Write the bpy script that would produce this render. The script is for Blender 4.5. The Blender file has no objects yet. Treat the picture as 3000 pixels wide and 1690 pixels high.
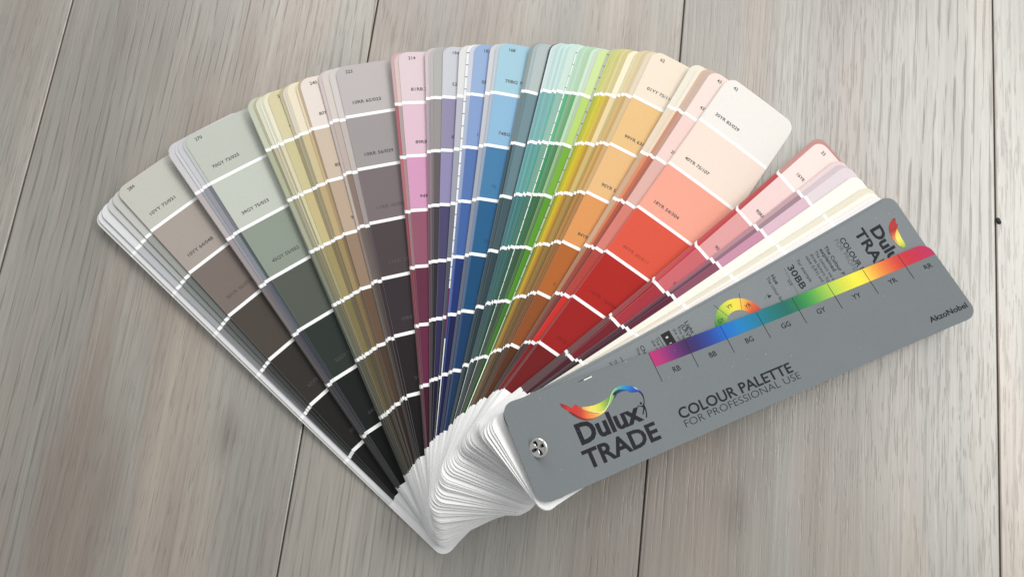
import bpy, math, random
from mathutils import Matrix, Vector

SC = bpy.context.scene
COL = SC.collection

# ------------------------------------------------------------------ camera, light, exposure
cam_data = bpy.data.cameras.new('camera')
cam = bpy.data.objects.new('camera', cam_data)
COL.objects.link(cam)
CAM_R = ((0.9928480333, 0.1145300954, -0.0336992580),
         (0.1192403138, -0.9652120866, 0.2326958863),
         (-0.0058762491, -0.2350499632, -0.9719655264))
m = Matrix(((CAM_R[0][0], -CAM_R[0][1], -CAM_R[0][2], 0.0),
            (CAM_R[1][0], -CAM_R[1][1], -CAM_R[1][2], 0.0),
            (CAM_R[2][0], -CAM_R[2][1], -CAM_R[2][2], 0.58),
            (0, 0, 0, 1)))
cam.matrix_world = m
cam_data.sensor_width = 36.0
cam_data.lens = 36.0 * 2494.0 / 3000.0
cam_data.clip_start = 0.01
cam_data.clip_end = 50.0
SC.camera = cam

world = bpy.data.worlds.new('World')
SC.world = world
world.use_nodes = True
wnt = world.node_tree; wn = wnt.nodes
# room light: brighter walls and windows towards the upper right, dim towards the photographer
_tc = wn.new('ShaderNodeTexCoord')
_dot = wn.new('ShaderNodeVectorMath'); _dot.operation = 'DOT_PRODUCT'
_dot.inputs[1].default_value = (0.52, 0.80, 0.30)
wnt.links.new(_tc.outputs['Generated'], _dot.inputs[0])
_mr = wn.new('ShaderNodeMapRange'); _mr.interpolation_type = 'SMOOTHSTEP'
_mr.inputs['From Min'].default_value = -0.7; _mr.inputs['From Max'].default_value = 0.95
_mr.inputs['To Min'].default_value = 0.40; _mr.inputs['To Max'].default_value = 0.68
wnt.links.new(_dot.outputs['Value'], _mr.inputs['Value'])
wnt.links.new(_mr.outputs['Result'], wn['Background'].inputs['Strength'])
wn['Background'].inputs['Color'].default_value = (0.97, 0.985, 1.0, 1)

def area_lamp(name, loc, target, sx, sy, power, colour):
    l = bpy.data.lights.new(name, 'AREA')
    l.shape = 'RECTANGLE'; l.size = sx; l.size_y = sy
    l.energy = power; l.color = colour
    o = bpy.data.objects.new(name, l); COL.objects.link(o)
    o.location = loc
    d = Vector(target) - Vector(loc)
    o.rotation_euler = d.to_track_quat('-Z', 'Y').to_euler()
    return o
area_lamp('window_light', (1.22, 0.80, 1.75), (0.10, 0.20, 0), 1.9, 0.8, 26.5, (1.0, 0.985, 0.955))
area_lamp('added_fill_light', (-0.30, 1.22, 0.88), (-0.1, 0.2, 0), 1.0, 0.8, 7.6, (1.0, 0.985, 0.96))  # added lamp, no window seen there; brightens the upper-left floor and cards

SC.view_settings.view_transform = 'Standard'
SC.view_settings.look = 'None'
SC.view_settings.exposure = 0.04
SC.view_settings.gamma = 1.0
SC.view_settings.use_curve_mapping = False

# ------------------------------------------------------------------ helpers
def lin(c):
    c = c / 255.0
    return c / 12.92 if c <= 0.04045 else ((c + 0.055) / 1.055) ** 2.4

def rgb(c, k=1.0):
    return (lin(c[0]) * k, lin(c[1]) * k, lin(c[2]) * k, 1.0)

def nodes_of(mat):
    mat.use_nodes = True
    nt = mat.node_tree
    return nt, nt.nodes, nt.links

class Geo:
    """Collects faces with a colour each; build() links them as one mesh object."""
    def __init__(self):
        self.v = []; self.f = []; self.c = []
    def face(self, pts, col):
        b = len(self.v)
        self.v.extend(pts)
        self.f.append(tuple(range(b, b + len(pts))))
        self.c.append([col] * len(pts))
    def facec(self, pts, cols):
        b = len(self.v)
        self.v.extend(pts)
        self.f.append(tuple(range(b, b + len(pts))))
        self.c.append(list(cols))
    def build(self, name, mat, parent=None, merge=False, smooth=False):
        me = bpy.data.meshes.new(name)
        me.from_pydata([tuple(p) for p in self.v], [], self.f)
        at = me.color_attributes.new('swatch', 'FLOAT_COLOR', 'CORNER')
        flat = []
        for cs in self.c:
            for c in cs:
                flat.extend(c)
        at.data.foreach_set('color', flat)
        me.materials.append(mat)
        if smooth:
            me.polygons.foreach_set('use_smooth', [True] * len(me.polygons))
        me.update()
        o = bpy.data.objects.new(name, me)
        COL.objects.link(o)
        if parent is not None:
            o.parent = parent
        return o

def swatch_material(name, rough, spec, mottling=0.03, bump=0.0, sheen_noise=0.0, dust=False):
    mat = bpy.data.materials.new(name)
    nt, N, L = nodes_of(mat)
    b = N['Principled BSDF']
    b.inputs['Roughness'].default_value = rough
    b.inputs['Specular IOR Level'].default_value = spec
    a = N.new('ShaderNodeVertexColor'); a.layer_name = 'swatch'
    tc = N.new('ShaderNodeTexCoord')
    n = N.new('ShaderNodeTexNoise'); n.inputs['Scale'].default_value = 900.0; n.inputs['Detail'].default_value = 3.0
    L.new(tc.outputs['Object'], n.inputs['Vector'])
    mr = N.new('ShaderNodeMapRange')
    mr.inputs['From Min'].default_value = 0.3; mr.inputs['From Max'].default_value = 0.7
    mr.inputs['To Min'].default_value = 1 - mottling; mr.inputs['To Max'].default_value = 1 + mottling
    L.new(n.outputs['Fac'], mr.inputs['Value'])
    mx = N.new('ShaderNodeMix'); mx.data_type = 'RGBA'; mx.blend_type = 'MULTIPLY'; mx.inputs['Factor'].default_value = 1.0
    L.new(a.outputs['Color'], mx.inputs['A'])
    cm = N.new('ShaderNodeCombineColor')
    for k in ('Red', 'Green', 'Blue'):
        L.new(mr.outputs['Result'], cm.inputs[k])
    L.new(cm.outputs['Color'], mx.inputs['B'])
    out = mx.outputs['Result']
    if dust:   # pale dust specks and faint rubbed patches
        nd = N.new('ShaderNodeTexNoise'); nd.inputs['Scale'].default_value = 620.0; nd.inputs['Detail'].default_value = 1.0
        L.new(tc.outputs['Object'], nd.inputs['Vector'])
        md = N.new('ShaderNodeMapRange'); md.inputs['From Min'].default_value = 0.795; md.inputs['From Max'].default_value = 0.815
        md.inputs['To Max'].default_value = 0.6
        L.new(nd.outputs['Fac'], md.inputs['Value'])
        m3 = N.new('ShaderNodeMix'); m3.data_type = 'RGBA'; m3.inputs['B'].default_value = (0.55, 0.55, 0.55, 1)
        L.new(md.outputs['Result'], m3.inputs['Factor']); L.new(out, m3.inputs['A']); out = m3.outputs['Result']
    L.new(out, b.inputs['Base Color'])
    if sheen_noise:
        n2 = N.new('ShaderNodeTexNoise'); n2.inputs['Scale'].default_value = 35.0; n2.inputs['Detail'].default_value = 4.0
        L.new(tc.outputs['Object'], n2.inputs['Vector'])
        m2 = N.new('ShaderNodeMapRange'); m2.inputs['To Min'].default_value = rough - sheen_noise; m2.inputs['To Max'].default_value = rough + sheen_noise
        L.new(n2.outputs['Fac'], m2.inputs['Value'])
        L.new(m2.outputs['Result'], b.inputs['Roughness'])
    if bump:
        bp = N.new('ShaderNodeBump'); bp.inputs['Strength'].default_value = bump; bp.inputs['Distance'].default_value = 0.0003
        L.new(n.outputs['Fac'], bp.inputs['Height']); L.new(bp.outputs['Normal'], b.inputs['Normal'])
    return mat

CARD_MAT = swatch_material('painted_card', 0.60, 0.16, 0.025, 0.0, 0.06)
COVER_MAT = swatch_material('coated_grey_card', 0.52, 0.20, 0.04, 0.05, 0.09, True)

# ------------------------------------------------------------------ floor
PW = 0.2325; PX0 = -0.3813
def wood_material():
    mat = bpy.data.materials.new('grey_oak_laminate')
    nt, N, L = nodes_of(mat)
    b = N['Principled BSDF']
    def math_(op, a, bb=None, c=None):
        n = N.new('ShaderNodeMath'); n.operation = op
        for i, s in enumerate((a, bb, c)):
            if s is None: continue
            if isinstance(s, (int, float)): n.inputs[i].default_value = s
            else: L.new(s, n.inputs[i])
        return n.outputs[0]
    def noise(vec, scale, detail=2.0, rough=0.5, dist=0.0):
        mp = N.new('ShaderNodeMapping'); mp.inputs['Scale'].default_value = scale
        L.new(vec, mp.inputs['Vector'])
        n = N.new('ShaderNodeTexNoise'); n.inputs['Scale'].default_value = 1.0
        n.inputs['Detail'].default_value = detail; n.inputs['Roughness'].default_value = rough
        n.inputs['Distortion'].default_value = dist
        L.new(mp.outputs['Vector'], n.inputs['Vector'])
        return n.outputs['Fac']
    def ramp(v, a, bb, lo=0.0, hi=1.0):
        m_ = N.new('ShaderNodeMapRange'); m_.interpolation_type = 'SMOOTHSTEP'
        m_.inputs['From Min'].default_value = a; m_.inputs['From Max'].default_value = bb
        m_.inputs['To Min'].default_value = lo; m_.inputs['To Max'].default_value = hi
        L.new(v, m_.inputs['Value']); return m_.outputs['Result']
    tc = N.new('ShaderNodeTexCoord')
    sp = N.new('ShaderNodeSeparateXYZ'); L.new(tc.outputs['Object'], sp.inputs['Vector'])
    X, Y = sp.outputs['X'], sp.outputs['Y']
    pid = math_('FLOOR', math_('DIVIDE', math_('SUBTRACT', X, PX0), PW))
    cb = N.new('ShaderNodeCombineXYZ')
    L.new(X, cb.inputs['X']); L.new(math_('ADD', Y, math_('MULTIPLY', pid, 7.31)), cb.inputs['Y'])
    L.new(math_('MULTIPLY', pid, 3.17), cb.inputs['Z'])
    V = cb.outputs['Vector']
    wn_ = N.new('ShaderNodeTexWhiteNoise'); wn_.noise_dimensions = '1D'; L.new(math_('ADD', pid, 11.3), wn_.inputs['W'])
    tint = wn_.outputs['Value']
    # pale and dark drift stretched along each plank, with a green-grey to warm change of hue
    drift = noise(V, (10, 1.1, 1), 3.0, 0.55, 0.5)
    hue = noise(V, (14, 2.0, 1), 2.0, 0.5, 0.4)
    streak = noise(V, (150, 3.0, 1), 3.0, 0.6, 0.2)
    fine = noise(V, (620, 9, 1), 3.0, 0.65)
    # growth-ring lines, bent into cathedrals
    warp = noise(V, (5.0, 0.9, 1), 2.0, 0.5)
    warp2 = noise(V, (26, 5, 1), 2.0, 0.5)
    rr = math_('ADD', math_('MULTIPLY', X, 980.0), math_('ADD', math_('MULTIPLY', warp, 90.0), math_('MULTIPLY', warp2, 5.5)))
    ringm = ramp(math_('SINE', rr), 0.35, 1.0)
    # dark pores: long broken lines on the rings, short flecks in between
    dash = ramp(noise(V, (560, 20, 1), 2.0, 0.55, 0.3), 0.45, 0.58)
    dash2 = ramp(noise(V, (760, 42, 1), 2.0, 0.55, 0.2), 0.56, 0.66)
    patch = ramp(noise(V, (7, 1.5, 1), 2.0, 0.5), 0.43, 0.64)
    pores = math_('MULTIPLY', dash, math_('MULTIPLY', ringm, math_('ADD', 0.14, math_('MULTIPLY', patch, 0.66))))
    pores = math_('MAXIMUM', pores, math_('MULTIPLY', dash2, math_('ADD', 0.12, math_('MULTIPLY', math_('SUBTRACT', 1.0, patch), 0.36))))
    pale = ramp(pid, 0.5, 2.6)          # boards differ: the two on the right are paler, partly window sheen put into colour
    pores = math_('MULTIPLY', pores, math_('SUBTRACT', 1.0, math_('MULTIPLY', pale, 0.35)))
    heart = ramp(noise(V, (9.5, 0.7, 1), 3.0, 0.5, 0.8), 0.52, 0.72)
    # knots
    vo = N.new('ShaderNodeTexVoronoi'); vo.inputs['Scale'].default_value = 1.0
    mpv = N.new('ShaderNodeMapping'); mpv.inputs['Scale'].default_value = (9.0, 4.2, 1.0); L.new(V, mpv.inputs['Vector'])
    L.new(mpv.outputs['Vector'], vo.inputs['Vector'])
    knot = ramp(math_('ADD', vo.outputs['Distance'], math_('MULTIPLY', warp2, 0.10)), 0.17, 0.06)
    # darker heartwood figures where the photographed boards have them
    blot = None
    for bx, by, rx, ry, am, sl in ((-0.285, -0.05, 0.034, 0.15, 0.9, -0.10), (-0.10, 0.352, 0.055, 0.045, 0.55, 0.0), (-0.315, 0.315, 0.030, 0.075, 0.5, 0.0), (-0.27, 0.165, 0.03, 0.05, 0.4, 0.0), (0.13, 0.33, 0.028, 0.12, 0.35, 0.0)):
        dx = math_('DIVIDE', math_('SUBTRACT', math_('SUBTRACT', X, bx), math_('MULTIPLY', math_('SUBTRACT', Y, by), sl)), rx)
        dy = math_('DIVIDE', math_('SUBTRACT', Y, by), ry)
        d2 = math_('ADD', math_('MULTIPLY', dx, dx), math_('MULTIPLY', dy, dy))
        d2 = math_('ADD', d2, math_('MULTIPLY', math_('SUBTRACT', warp2, 0.5), 2.2))
        q = math_('MULTIPLY', ramp(d2, 1.3, 0.1), am)
        blot = q if blot is None else math_('MAXIMUM', blot, q)
    c0 = N.new('ShaderNodeMix'); c0.data_type = 'RGBA'
    c0.inputs['A'].default_value = rgb((157, 147, 136)); c0.inputs['B'].default_value = rgb((152, 149, 141))
    L.new(ramp(hue, 0.40, 0.60), c0.inputs['Factor'])
    c1 = N.new('ShaderNodeMix'); c1.data_type = 'RGBA'; c1.blend_type = 'MULTIPLY'; c1.inputs['Factor'].default_value = 1.0
    L.new(c0.outputs['Result'], c1.inputs['A'])
    cd = N.new('ShaderNodeCombineColor'); dv = math_('MULTIPLY', ramp(drift, 0.32, 0.66, 0.81, 1.12), ramp(streak, 0.28, 0.72, 0.93, 1.06))
    for k in ('Red', 'Green', 'Blue'):
        L.new(dv, cd.inputs[k])
    L.new(cd.outputs['Color'], c1.inputs['B'])
    c2 = N.new('ShaderNodeMix'); c2.data_type = 'RGBA'
    L.new(c1.outputs['Result'], c2.inputs['A']); c2.inputs['B'].default_value = rgb((122, 110, 99))
    L.new(math_('MAXIMUM', math_('MULTIPLY', heart, 0.45), math_('MULTIPLY', blot, 0.70)), c2.inputs['Factor'])
    c3 = N.new('ShaderNodeMix'); c3.data_type = 'RGBA'
    L.new(c2.outputs['Result'], c3.inputs['A']); c3.inputs['B'].default_value = rgb((84, 74, 64))
    L.new(math_('MINIMUM', math_('ADD', math_('MULTIPLY', pores, 0.62), math_('MULTIPLY', knot, 0.35)), 1.0), c3.inputs['Factor'])
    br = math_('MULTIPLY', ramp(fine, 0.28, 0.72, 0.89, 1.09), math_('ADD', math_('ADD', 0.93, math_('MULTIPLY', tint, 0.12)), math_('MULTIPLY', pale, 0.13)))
    cmb = N.new('ShaderNodeCombineColor')
    for k in ('Red', 'Green', 'Blue'):
        L.new(br, cmb.inputs[k])
    c4 = N.new('ShaderNodeMix'); c4.data_type = 'RGBA'; c4.blend_type = 'MULTIPLY'; c4.inputs['Factor'].default_value = 1.0
    L.new(c3.outputs['Result'], c4.inputs['A']); L.new(cmb.outputs['Color'], c4.inputs['B'])
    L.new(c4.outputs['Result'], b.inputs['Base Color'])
    L.new(math_('ADD', 0.30, math_('MULTIPLY', pores, 0.25)), b.inputs['Roughness'])
    b.inputs['Specular IOR Level'].default_value = 1.0
    bp = N.new('ShaderNodeBump'); bp.inputs['Strength'].default_value = 0.35; bp.inputs['Distance'].default_value = 0.0006
    L.new(math_('SUBTRACT', math_('MULTIPLY', fine, 0.35), pores), bp.inputs['Height'])
    L.new(bp.outputs['Normal'], b.inputs['Normal'])
    return mat

def flat_material(name, colour, rough, metallic=0.0, spec=0.5):
    mat = bpy.data.materials.new(name)
    nt, N, L = nodes_of(mat)
    b = N['Principled BSDF']
    b.inputs['Roughness'].default_value = rough
    b.inputs['Metallic'].default_value = metallic
    b.inputs['Specular IOR Level'].default_value = spec
    tc = N.new('ShaderNodeTexCoord')
    n = N.new('ShaderNodeTexNoise'); n.inputs['Scale'].default_value = 400.0
    L.new(tc.outputs['Object'], n.inputs['Vector'])
    mx = N.new('ShaderNodeMix'); mx.data_type = 'RGBA'
    mx.inputs['A'].default_value = tuple(c * 0.85 for c in colour[:3]) + (1,)
    mx.inputs['B'].default_value = tuple(min(1, c * 1.1) for c in colour[:3]) + (1,)
    L.new(n.outputs['Fac'], mx.inputs['Factor']); L.new(mx.outputs['Result'], b.inputs['Base Color'])
    return mat

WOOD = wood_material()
GAP = flat_material('joint_brown', (0.06, 0.047, 0.034, 1), 0.8)  # dark brown bottom of the plank joints

def build_floor():
    me = bpy.data.meshes.new('floor')
    v = []; f = []; mi = []
    g = 0.00062; bev = 0.0007; Y0, Y1 = -1.6, 1.9
    for k in range(-5, 8):
        x0 = PX0 + k * PW; x1 = x0 + PW
        prof = [(x0 + g, -0.003), (x0 + g, -0.0004), (x0 + g + bev, 0.0), (x1 - g - bev, 0.0), (x1 - g, -0.0004), (x1 - g, -0.003)]
        for i in range(5):
            a, c = prof[i], prof[i + 1]
            q = len(v)
            v += [(a[0], Y0, a[1]), (c[0], Y0, c[1]), (c[0], Y1, c[1]), (a[0], Y1, a[1])]
            f.append((q, q + 1, q + 2, q + 3)); mi.append(0)
        q = len(v)
        v += [(x1 - g - 0.002, Y0, -0.0013), (x1 + g + 0.002, Y0, -0.0013), (x1 + g + 0.002, Y1, -0.0013), (x1 - g - 0.002, Y1, -0.0013)]
        f.append((q, q + 1, q + 2, q + 3)); mi.append(1)
    me.from_pydata(v, [], f)
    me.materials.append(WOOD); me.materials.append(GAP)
    me.polygons.foreach_set('material_index', mi)
    me.update()
    o = bpy.data.objects.new('floor', me); COL.objects.link(o)
    o['kind'] = 'structure'
    o['label'] = 'pale grey wood-grain laminate floor planks under the fanned cards'
    return o
build_floor()

# ------------------------------------------------------------------ the fan: geometry of one card
BAND = 0.042; BAND1 = 0.0397; SB = 0.0272          # band pitch, first band, rivet-to-colour distance
S_TIP = SB + 6 * BAND + BAND1                      # rivet to tip
TAIL = 0.0205                                      # rivet to tail end
WID = 0.060; LINE = 0.0024; RAD = 0.0075; THICK = 0.00034; CUT = (0.80, 0.80, 0.79, 1)
PAPER = (0.885, 0.885, 0.877, 1)
# path of the card holes up the leaning stack: angle, x, y, z in mm
KNOTS = [(29, 8, 27, 85), (43.3, 4, 25, 82.5), (48.2, 3, 24.7, 80.5), (62.4, -.3, 25.7, 71), (64, -3, 25.3, 68),
         (72.2, -7, 22, 61), (77.5, -15, 14.3, 57), (90.8, -19.5, 7, 53.5), (93.1, -22.5, 5.3, 50.5), (96.8, -24, 4, 48.5),
         (103.5, -24.3, 3, 46), (111.7, -26, 1.8, 40.5), (115.7, -29, -.7, 34.5), (122.7, -32, -3, 26), (131.3, -35.5, -4, 14.5),
         (141.3, -40, -4.7, 3), (146, -41.5, -5.2, .8)]
def path(deg):
    for a, c in zip(KNOTS[:-1], KNOTS[1:]):
        if deg <= c[0] or c is KNOTS[-1]:
            u = (deg - a[0]) / (c[0] - a[0])
            return [(a[i] + (c[i] - a[i]) * u) / 1000 for i in (1, 2, 3)]

class Sheet:
    """A bent card: maps (s along from the rivet, t across, left positive) to space."""
    def __init__(self, px, py, zp, th, zt, roll, S=S_TIP, tail=TAIL, bow=0.0):
        self.bow = bow; self.p = (px, py); self.th = th; self.S = S; self.tail = tail
        n = 120; self.ss = [-tail + (S + tail) * i / n for i in range(n + 1)]
        self.g = [max(0.0, (S - s) / S) ** 2.2 for s in self.ss]
        self.z = [zt + (zp - zt) * g for g in self.g]
        h = [0.0]
        for i in range(n):
            ds = self.ss[i + 1] - self.ss[i]; dz = self.z[i + 1] - self.z[i]
            h.append(h[-1] + math.sqrt(max(ds * ds - dz * dz, 1e-10)))
        self.h = h; self.n = n; self.roll = roll
        h0 = self._i(0.0, self.h); self.h = [x - h0 for x in self.h]
        self.ax = (math.cos(th), math.sin(th)); self.nn = (-math.sin(th), math.cos(th))
    def _i(self, s, arr):
        u = (s + self.tail) / (self.S + self.tail) * self.n
        i = min(max(int(math.floor(u)), 0), self.n - 1); u -= i
        return arr[i] + (arr[i + 1] - arr[i]) * u
    def at(self, s, t, up=0.0):
        h = self._i(s, self.h); z = self._i(s, self.z)
        r = self.roll * min(max(1 - self._i(s, self.g), 0), 1)
        c, q = t * math.cos(r), t * math.sin(r)
        if self.bow and t < 0.012:      # the free right-hand side of a card droops a little
            q -= self.bow * ((0.012 - t) / 0.042) ** 2 * min(max(1 - self._i(s, self.g), 0), 1)
        return (self.p[0] + self.ax[0] * h + self.nn[0] * c, self.p[1] + self.ax[1] * h + self.nn[1] * c, z + q + up)
    def half(self, s, w=WID, rad=RAD):
        d = min(self.S - s, s + self.tail)
        hw = w / 2
        if d < rad:
            hw -= rad - math.sqrt(max(rad * rad - (rad - d) ** 2, 0.0))
        return hw

def stations(S, tail, cuts, step=0.011, rad=RAD):
    st = set()
    for k in range(7):
        d = rad * (1 - math.cos(k / 6 * math.pi / 2))
        st.add(round(S - d, 6)); st.add(round(-tail + d, 6))
    for c in cuts: st.add(round(c, 6))
    n = int((S + tail) / step)
    for i in range(n + 1): st.add(round(-tail + (S + tail) * i / n, 6))
    out = []
    for s in sorted(st):
        if not out or s - out[-1] > 2e-5: out.append(s)
    return out

def sheet_geo(g, sh, segs, edge_col, thick=THICK, rad=RAD, across=3, step=0.009, rim=0.0):
    """segs: list of (s_low, s_high, colour) covering the card; top, bottom and the cut edge."""
    cuts = [a for a, b, c in segs] + [b for a, b, c in segs]
    st = stations(sh.S, sh.tail, [c for c in cuts if -sh.tail < c < sh.S], step=step, rad=rad)
    def colour(s):
        for a, b, c in segs:
            if a <= s <= b: return c
        return edge_col
    for s0, s1 in zip(st[:-1], st[1:]):
        c = colour((s0 + s1) / 2)
        h0, h1 = sh.half(s0, rad=rad), sh.half(s1, rad=rad)
        a, b_, c_, d = sh.at(s0, -h0), sh.at(s0, h0), sh.at(s1, h1), sh.at(s1, -h1)
        r0_, r1_ = h0 - rim, h1 - rim
        for q in range(across):
            u0, u1 = q / across, (q + 1) / across
            t00, t01 = -h0 + (r0_ + h0) * u0, -h0 + (r0_ + h0) * u1
            t10, t11 = -h1 + (r1_ + h1) * u0, -h1 + (r1_ + h1) * u1
            g.face([sh.at(s0, t01), sh.at(s0, t00), sh.at(s1, t10), sh.at(s1, t11)], c)
        if rim:      # bare paper edge where the paint stops at the cut
            rc = tuple(c[k] * 0.82 + PAPER[k] * 0.075 for k in range(3)) + (1.0,)
            g.face([sh.at(s0, h0), sh.at(s0, r0_), sh.at(s1, r1_), sh.at(s1, h1)], rc)
        dn = lambda p: (p[0], p[1], p[2] - thick)
        g.face([dn(a), dn(b_), dn(c_), dn(d)], edge_col)
        g.face([a, dn(a), dn(d), d], edge_col)
        g.face([dn(b_), b_, c_, dn(c_)], edge_col)
    h = sh.half(st[0], rad=rad); a, b_ = sh.at(st[0], -h), sh.at(st[0], h)
    g.face([a, b_, (b_[0], b_[1], b_[2] - thick), (a[0], a[1], a[2] - thick)], edge_col)
    h = sh.half(st[-1], rad=rad); a, b_ = sh.at(st[-1], -h), sh.at(st[-1], h)
    g.face([b_, a, (a[0], a[1], a[2] - thick), (b_[0], b_[1], b_[2] - thick)], edge_col)

# ------------------------------------------------------------------ lettering
_glyphs = {}
def text_mesh(txt, bold):
    key = (txt, bold)
    if key in _glyphs: return _glyphs[key]
    cu = bpy.data.curves.new('lettering_curve', 'FONT')
    cu.body = txt; cu.size = 1.0; cu.offset = bold; cu.resolution_u = 3; cu.fill_mode = 'FRONT'
    ob = bpy.data.objects.new('lettering_tmp', cu)
    COL.objects.link(ob)
    dg = bpy.context.evaluated_depsgraph_get(); dg.update()
    me = ob.evaluated_get(dg).to_mesh()
    vs = [(v.co.x, v.co.y) for v in me.vertices]
    fs = [tuple(p.vertices) for p in me.polygons]
    ob.evaluated_get(dg).to_mesh_clear()
    bpy.data.objects.remove(ob); bpy.data.curves.remove(cu)
    _glyphs[key] = (vs, fs)
    return vs, fs
_cap = {}
def cap_height(bold):
    if bold not in _cap:
        vs, _ = text_mesh('H', bold); _cap[bold] = (min(y for x, y in vs), max(y for x, y in vs))
    return _cap[bold]

def put_text(g, sh, txt, s0, t0, cap, width=None, across=True, bold=0.0, colour=(0, 0, 0, 1), lift=0.00012, clip=None):
    """baseline starts at (s0,t0); across=True reads from left to right edge, else along the card."""
    vs, fs = text_mesh(txt, bold)
    if not vs: return
    lo, hi = cap_height(bold)
    k = cap / (hi - lo)
    x0 = min(x for x, y in vs); x1 = max(x for x, y in vs)
    kx = width / (x1 - x0) if width else k
    for f in fs:
        pts = []
        for i in f:
            x = (vs[i][0] - x0) * kx; y = (vs[i][1] - lo) * k
            s, t = (s0 + y, t0 - x) if across else (s0 + x, t0 + y)
            if clip and not (clip[0] <= s <= clip[1] and abs(t) < WID / 2): break
            pts.append(sh.at(s, t, lift))
        else:
            g.face(pts, colour)

def put_strip(g, sh, lo, hi, cols, lift=0.00012):
    n = min(len(lo), len(hi))
    def pick(a, u):
        x = u * (len(a) - 1); i = min(int(x), len(a) - 2); w = x - i
        return tuple(a[i][k] + (a[i + 1][k] - a[i][k]) * w for k in range(len(a[0])))
    m_ = max(len(lo), len(hi)) * 3
    for i in range(m_):
        u0, u1 = i / m_, (i + 1) / m_
        p = [pick(lo, u0), pick(lo, u1), pick(hi, u1), pick(hi, u0)]
        c0, c1 = pick(cols, u0), pick(cols, u1)
        g.facec([sh.at(a[0] / 1000, a[1] / 1000, lift) for a in p], [rgb(c0), rgb(c1), rgb(c1), rgb(c0)])

def put_line(g, sh, a, b, w, colour, lift=0.00014, n=4):
    dx, dy = b[0] - a[0], b[1] - a[1]; L_ = math.hypot(dx, dy); nx, ny = -dy / L_ * w / 2, dx / L_ * w / 2
    for i in range(n):
        u, v = i / n, (i + 1) / n
        p = [(a[0] + dx * u + nx, a[1] + dy * u + ny), (a[0] + dx * u - nx, a[1] + dy * u - ny),
             (a[0] + dx * v - nx, a[1] + dy * v - ny), (a[0] + dx * v + nx, a[1] + dy * v + ny)]
        g.face([sh.at(q[0] / 1000, q[1] / 1000, lift) for q in p], colour)

def put_poly(g, sh, pts, colour, lift=0.00013):
    g.face([sh.at(s / 1000, t / 1000, lift) for s, t in pts], colour)

# ------------------------------------------------------------------ the fan deck
deck = bpy.data.objects.new('paint_fan_deck', None)
COL.objects.link(deck)
deck.location = (0, 0, 0)
deck['label'] = 'fanned-out deck of paint colour cards with grey cover and metal rivet on the wood floor'
deck['category'] = 'colour fan deck'
deck['group'] = 'paint colour fan deck'
T_DARK = (0.075, 0.07, 0.07, 1)
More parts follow.
